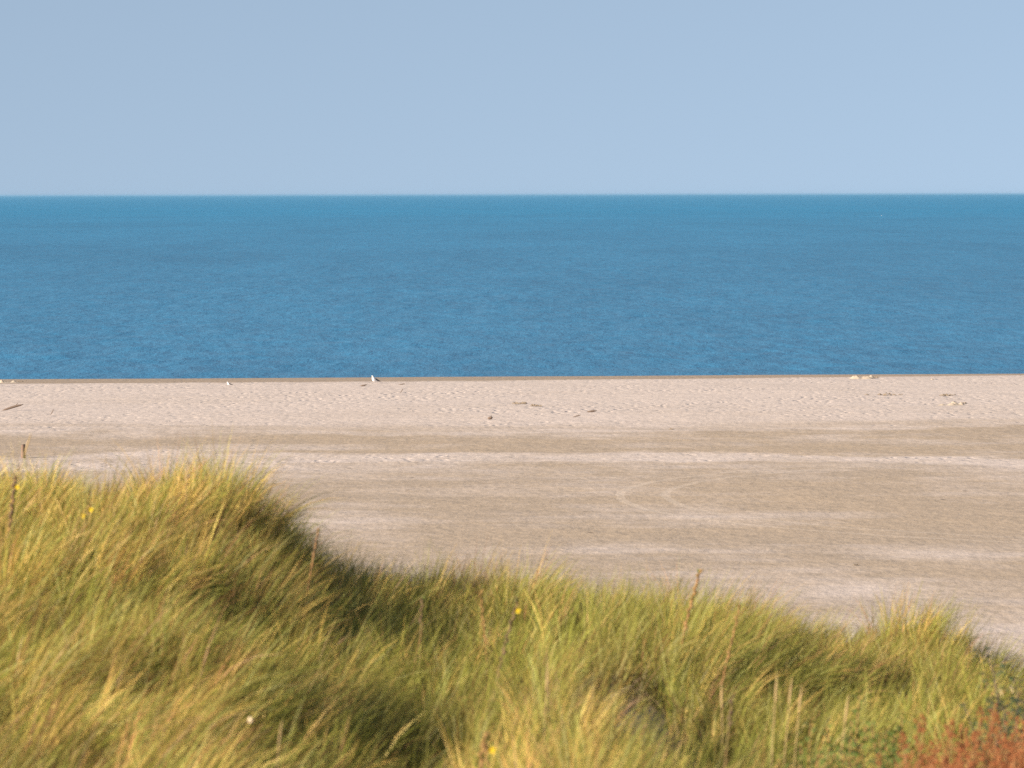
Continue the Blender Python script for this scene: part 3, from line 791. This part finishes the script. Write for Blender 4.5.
def heap(px, py, wpx, hpx, label, seed, lumps=5):
    c = beach_at(px, py); k = c.y/F_PX; rnd = random.Random(seed)
    W = wpx*k; H = hpx*k*0.85
    nx, ny = 46, 26; V, Fc = [], []
    cs = [(rnd.uniform(-0.36, 0.36), rnd.uniform(-0.25, 0.25), rnd.uniform(0.45, 1.0), rnd.uniform(0.08, 0.16)) for _ in range(lumps)]
    for j in range(ny+1):
        for i in range(nx+1):
            u = i/nx-0.5; v = j/ny-0.5
            h = 0.3*max(0, 1-(u*u+v*v)*4.6)
            for (a, b, s, r) in cs: h = max(h, s*math.exp(-((u-a)**2+(v-b)**2*1.4)/(r*r)))
            h *= max(0, 1-(4*(u*u+v*v))**3)
            x, y = u*W, v*W*0.8
            n = float(fbm(np.array([x*5.+seed]), np.array([y*5.]), 3, 3)[0])
            V.append((x, y, H*h*(1+0.9*n) - 0.03 + (gz(c.x+x, c.y+y)-c.z)))
    for j in range(ny):
        for i in range(nx):
            a = j*(nx+1)+i; Fc.append((a, a+1, a+nx+2, a+nx+1))
    o = mesh_obj('sand_heap', V, Fc, M_HEAP); o.location = c
    return tag(o, label, 'sand heap', 'low heaps of clotted sand on the beach')
heap(862, 379.2, 38, 5.5, 'long low heap of broken sand at the water edge, right of centre', 3, 7)
heap(952, 406, 32, 5.0, 'pale lumpy sand heap set back from the waterline on the right', 5, 5)
heap(10, 382, 30, 4.5, 'small sand heap cut by the left edge at the waterline', 8, 4)
heap(933, 380.5, 13, 2.2, 'tiny sand heap between the two bigger heaps', 11, 3)

def driftwood(px, py, lpx, tilt, label, r=0.05, seed=0, rise=0.1, mat=None, rz=0.0, fork=True):
    c = beach_at(px, py); k = c.y/F_PX; L = lpx*k; rnd = random.Random(seed)
    mb = MB(); pts, rad = [], []
    for i in range(9):
        t = i/8-0.5
        pts.append(Vector((t*L*math.cos(rz), t*L*math.sin(rz)+0.04*L*math.sin(4*t), r*0.6+rise*(t+0.5)+0.03*L*math.sin(6*t+seed)*0.3)))
        rad.append(r*(1-0.75*abs(2*t)**2.2)*(0.9+0.2*rnd.random()))
    mb.add(tube(pts, rad, 8))
    if fork: mb.add(tube([pts[5], pts[5]+Vector((L*0.12, 0.03, r*1.6+rise*0.3))], [r*0.5, r*0.12], 6))
    o = mb.build('driftwood', mat or M_DRIFT); o.location = c
    return tag(o, label, 'driftwood', 'driftwood pieces scattered on the sand')
driftwood(12, 410, 21, 0, 'long dark driftwood branch at the left edge, raised at its right end', 0.06, 1, 0.28)
driftwood(592, 412.5, 10, 0, 'short dark driftwood stick in the middle of the pale sand', 0.045, 2, 0.05)
driftwood(577, 417.5, 8, 0, 'thin driftwood twig just left of the short dark stick', 0.025, 3, 0.10)
driftwood(490, 419.5, 5, 0, 'small brown driftwood stump on the pale sand', 0.075, 4, 0.05)
driftwood(363.5, 386, 7, 0, 'dark driftwood chunk lying below the larger gull', 0.04, 5, 0.06)
driftwood(402, 384.6, 6, 0, 'slim driftwood twig right of the larger gull', 0.025, 6, 0.04)
driftwood(51.5, 414.5, 3.5, 0, 'thin driftwood stick standing up right of the long branch', 0.02, 7, 0.28)
driftwood(401.5, 393, 3, 0, 'thin driftwood stick standing up below and right of the larger gull', 0.02, 8, 0.22)

def seaweed(px, py, wpx, label, seed):
    c = beach_at(px, py); k = c.y/F_PX; W = wpx*k; rnd = random.Random(seed); mb = MB()
    for i in range(20):
        x = rnd.gauss(0, 0.26)*W; y = rnd.gauss(0, 0.35)*W; a = rnd.random()*6.28; L = rnd.uniform(0.1, 0.3)*min(1, W/0.7+0.15); g = min(1, W/0.5+0.1)*0.8
        p = Vector((x, y, 0.02)); q = p+Vector((math.cos(a)*L*0.5, math.sin(a)*L*0.5, rnd.uniform(0.02, 0.10)*g)); e = p+Vector((math.cos(a)*L, math.sin(a)*L, 0.0))
        mb.add(tube([p, q, e], [0.018*g, 0.026*g, 0.010*g], 5))
    o = mb.build('seaweed', M_WEED); o.location = c
    return tag(o, label, 'seaweed', 'dried seaweed clumps on the beach')
seaweed(946, 396.5, 16, 'dark seaweed clump just above the pale lumpy heap', 1)
seaweed(885, 396, 26, 'long thin line of seaweed left of the dark clump', 2)
seaweed(518, 404, 14, 'seaweed clump on the pale sand right of the larger gull', 3)
seaweed(536, 406.5, 10, 'smaller seaweed clump beside the central clump', 4)
seaweed(671, 430, 4, 'tiny dark seaweed tangle at the start of the darker sand', 5)
seaweed(20, 381, 5, 'dark seaweed tangle beside the sand heap at the left edge', 6)
seaweed(965, 404.5, 6, 'seaweed tangle on the right side of the pale lumpy heap', 7)
seaweed(877, 378.5, 6, 'seaweed tangle at the right end of the long heap by the water', 8)
seaweed(857, 567, 4, 'small dark seaweed knot on the damp sand near the dune at right', 9)
seaweed(546, 561, 3, 'small dark seaweed knot on the damp sand near the dune in the middle', 10)

# two specks far out on the sea: a floating gull and a flying one
def sea_gull(px, py, Y, label):
    x = (px-512)*Y/F_PX
    o = gull(1.0, label, 374, 383, math.radians(40), True)
    o.location = (x, Y, -0.03); o['group'] = 'gulls out over the sea'
    return o
sea_gull(881.5, 216.5, (CAM_Z)*F_PX/(216.5-HORIZON), 'white gull floating on the open sea near the horizon')

# ------------------------------------------------------------------ haze
hv = [(-46000, -3200, -6), (46000, -3200, -6), (46000, 43500, -6), (-46000, 43500, -6)]
hv += [(x, y, 14.5) for x, y, _ in hv]
hz = mesh_obj('haze', hv, [(0, 3, 2, 1), (4, 5, 6, 7), (0, 1, 5, 4), (1, 2, 6, 5), (2, 3, 7, 6), (3, 0, 4, 7)], None, smooth=False)
m, nt, out = new_mat('sea_haze')
pv = nt.nodes.new('ShaderNodeVolumePrincipled'); pv.inputs['Color'].default_value = (0.26, 0.56, 0.86, 1)
pv.inputs['Density'].default_value = 0.000032; pv.inputs['Anisotropy'].default_value = 0.2
nt.links.new(pv.outputs[0], out.inputs['Volume']); hz.data.materials.append(m)
tag(hz, kind='stuff', label='thin pale haze over the sea')

# ------------------------------------------------------------------ light, sky, camera
SUN_EL, SUN_AZ = math.radians(20), math.radians(234)     # azimuth clockwise from +Y
sd = Vector((math.sin(SUN_AZ)*math.cos(SUN_EL), math.cos(SUN_AZ)*math.cos(SUN_EL), math.sin(SUN_EL)))
ld = bpy.data.lights.new('sun', 'SUN'); ld.energy = 4.6; ld.angle = math.radians(0.55); ld.color = (1.0, 0.86, 0.68)
lo = bpy.data.objects.new('sun', ld); lo.rotation_euler = sd.to_track_quat('Z', 'Y').to_euler(); lo.location = (-60, -20, 40); COL.objects.link(lo)

w = bpy.data.worlds.new('World'); scene.world = w; w.use_nodes = True
nt = w.node_tree; nt.nodes.clear()
sky = nt.nodes.new('ShaderNodeTexSky'); sky.sky_type = 'NISHITA'; sky.sun_disc = False
sky.sun_elevation = SUN_EL; sky.sun_rotation = SUN_AZ; sky.altitude = 0; sky.air_density = 1.0; sky.dust_density = 0.6; sky.ozone_density = 3.0
# the clear blue-grey of the air above the sea: the sky is read a little above the true elevation, so no yellow band at the horizon
tc = nt.nodes.new('ShaderNodeTexCoord'); sp = nt.nodes.new('ShaderNodeSeparateXYZ'); cb = nt.nodes.new('ShaderNodeCombineXYZ')
ab = nt.nodes.new('ShaderNodeMath'); ab.operation = 'ABSOLUTE'; ad = nt.nodes.new('ShaderNodeMath'); ad.operation = 'ADD'; ad.inputs[1].default_value = 0.38
nm = nt.nodes.new('ShaderNodeVectorMath'); nm.operation = 'NORMALIZE'
nt.links.new(tc.outputs['Generated'], sp.inputs[0]); nt.links.new(sp.outputs['Z'], ab.inputs[0]); nt.links.new(ab.outputs[0], ad.inputs[0])
nt.links.new(sp.outputs['X'], cb.inputs['X']); nt.links.new(sp.outputs['Y'], cb.inputs['Y']); nt.links.new(ad.outputs[0], cb.inputs['Z'])
nt.links.new(cb.outputs[0], nm.inputs[0]); nt.links.new(nm.outputs[0], sky.inputs['Vector'])
tint = nt.nodes.new('ShaderNodeMix'); tint.data_type = 'RGBA'; tint.blend_type = 'MULTIPLY'; tint.inputs['Factor'].default_value = 1.0
tint.inputs['B'].default_value = (1.53, 1.145, 0.86, 1); nt.links.new(sky.outputs[0], tint.inputs['A'])
bg = nt.nodes.new('ShaderNodeBackground'); bg.inputs['Strength'].default_value = 0.090
ow = nt.nodes.new('ShaderNodeOutputWorld')
nt.links.new(tint.outputs['Result'], bg.inputs['Color']); nt.links.new(bg.outputs[0], ow.inputs['Surface'])

cd = bpy.data.cameras.new('camera'); cd.lens = 140; cd.sensor_width = 36; cd.clip_start = 0.5; cd.clip_end = 120000
cd.dof.use_dof = True; cd.dof.focus_distance = 190; cd.dof.aperture_fstop = 6.0
cam = bpy.data.objects.new('camera', cd); COL.objects.link(cam)
cam.location = (0, 0, CAM_Z)
pitch = math.atan((384-HORIZON)/F_PX)
cam.rotation_mode = 'QUATERNION'
q = Matrix.Rotation(math.pi/2-pitch, 4, 'X') @ Matrix.Rotation(math.radians(-0.10), 4, 'Z')
cam.rotation_quaternion = q.to_quaternion()
scene.camera = cam

scene.view_settings.view_transform = 'Standard'; scene.view_settings.look = 'None'
scene.view_settings.gamma = 1; scene.view_settings.use_curve_mapping = False
scene.view_settings.exposure = 1.38
scene.cycles.max_bounces = 6; scene.cycles.diffuse_bounces = 3; scene.cycles.glossy_bounces = 2; scene.cycles.transmission_bounces = 4
scene.cycles.use_denoising = False
scene.cycles.denoiser = 'OPENIMAGEDENOISE'
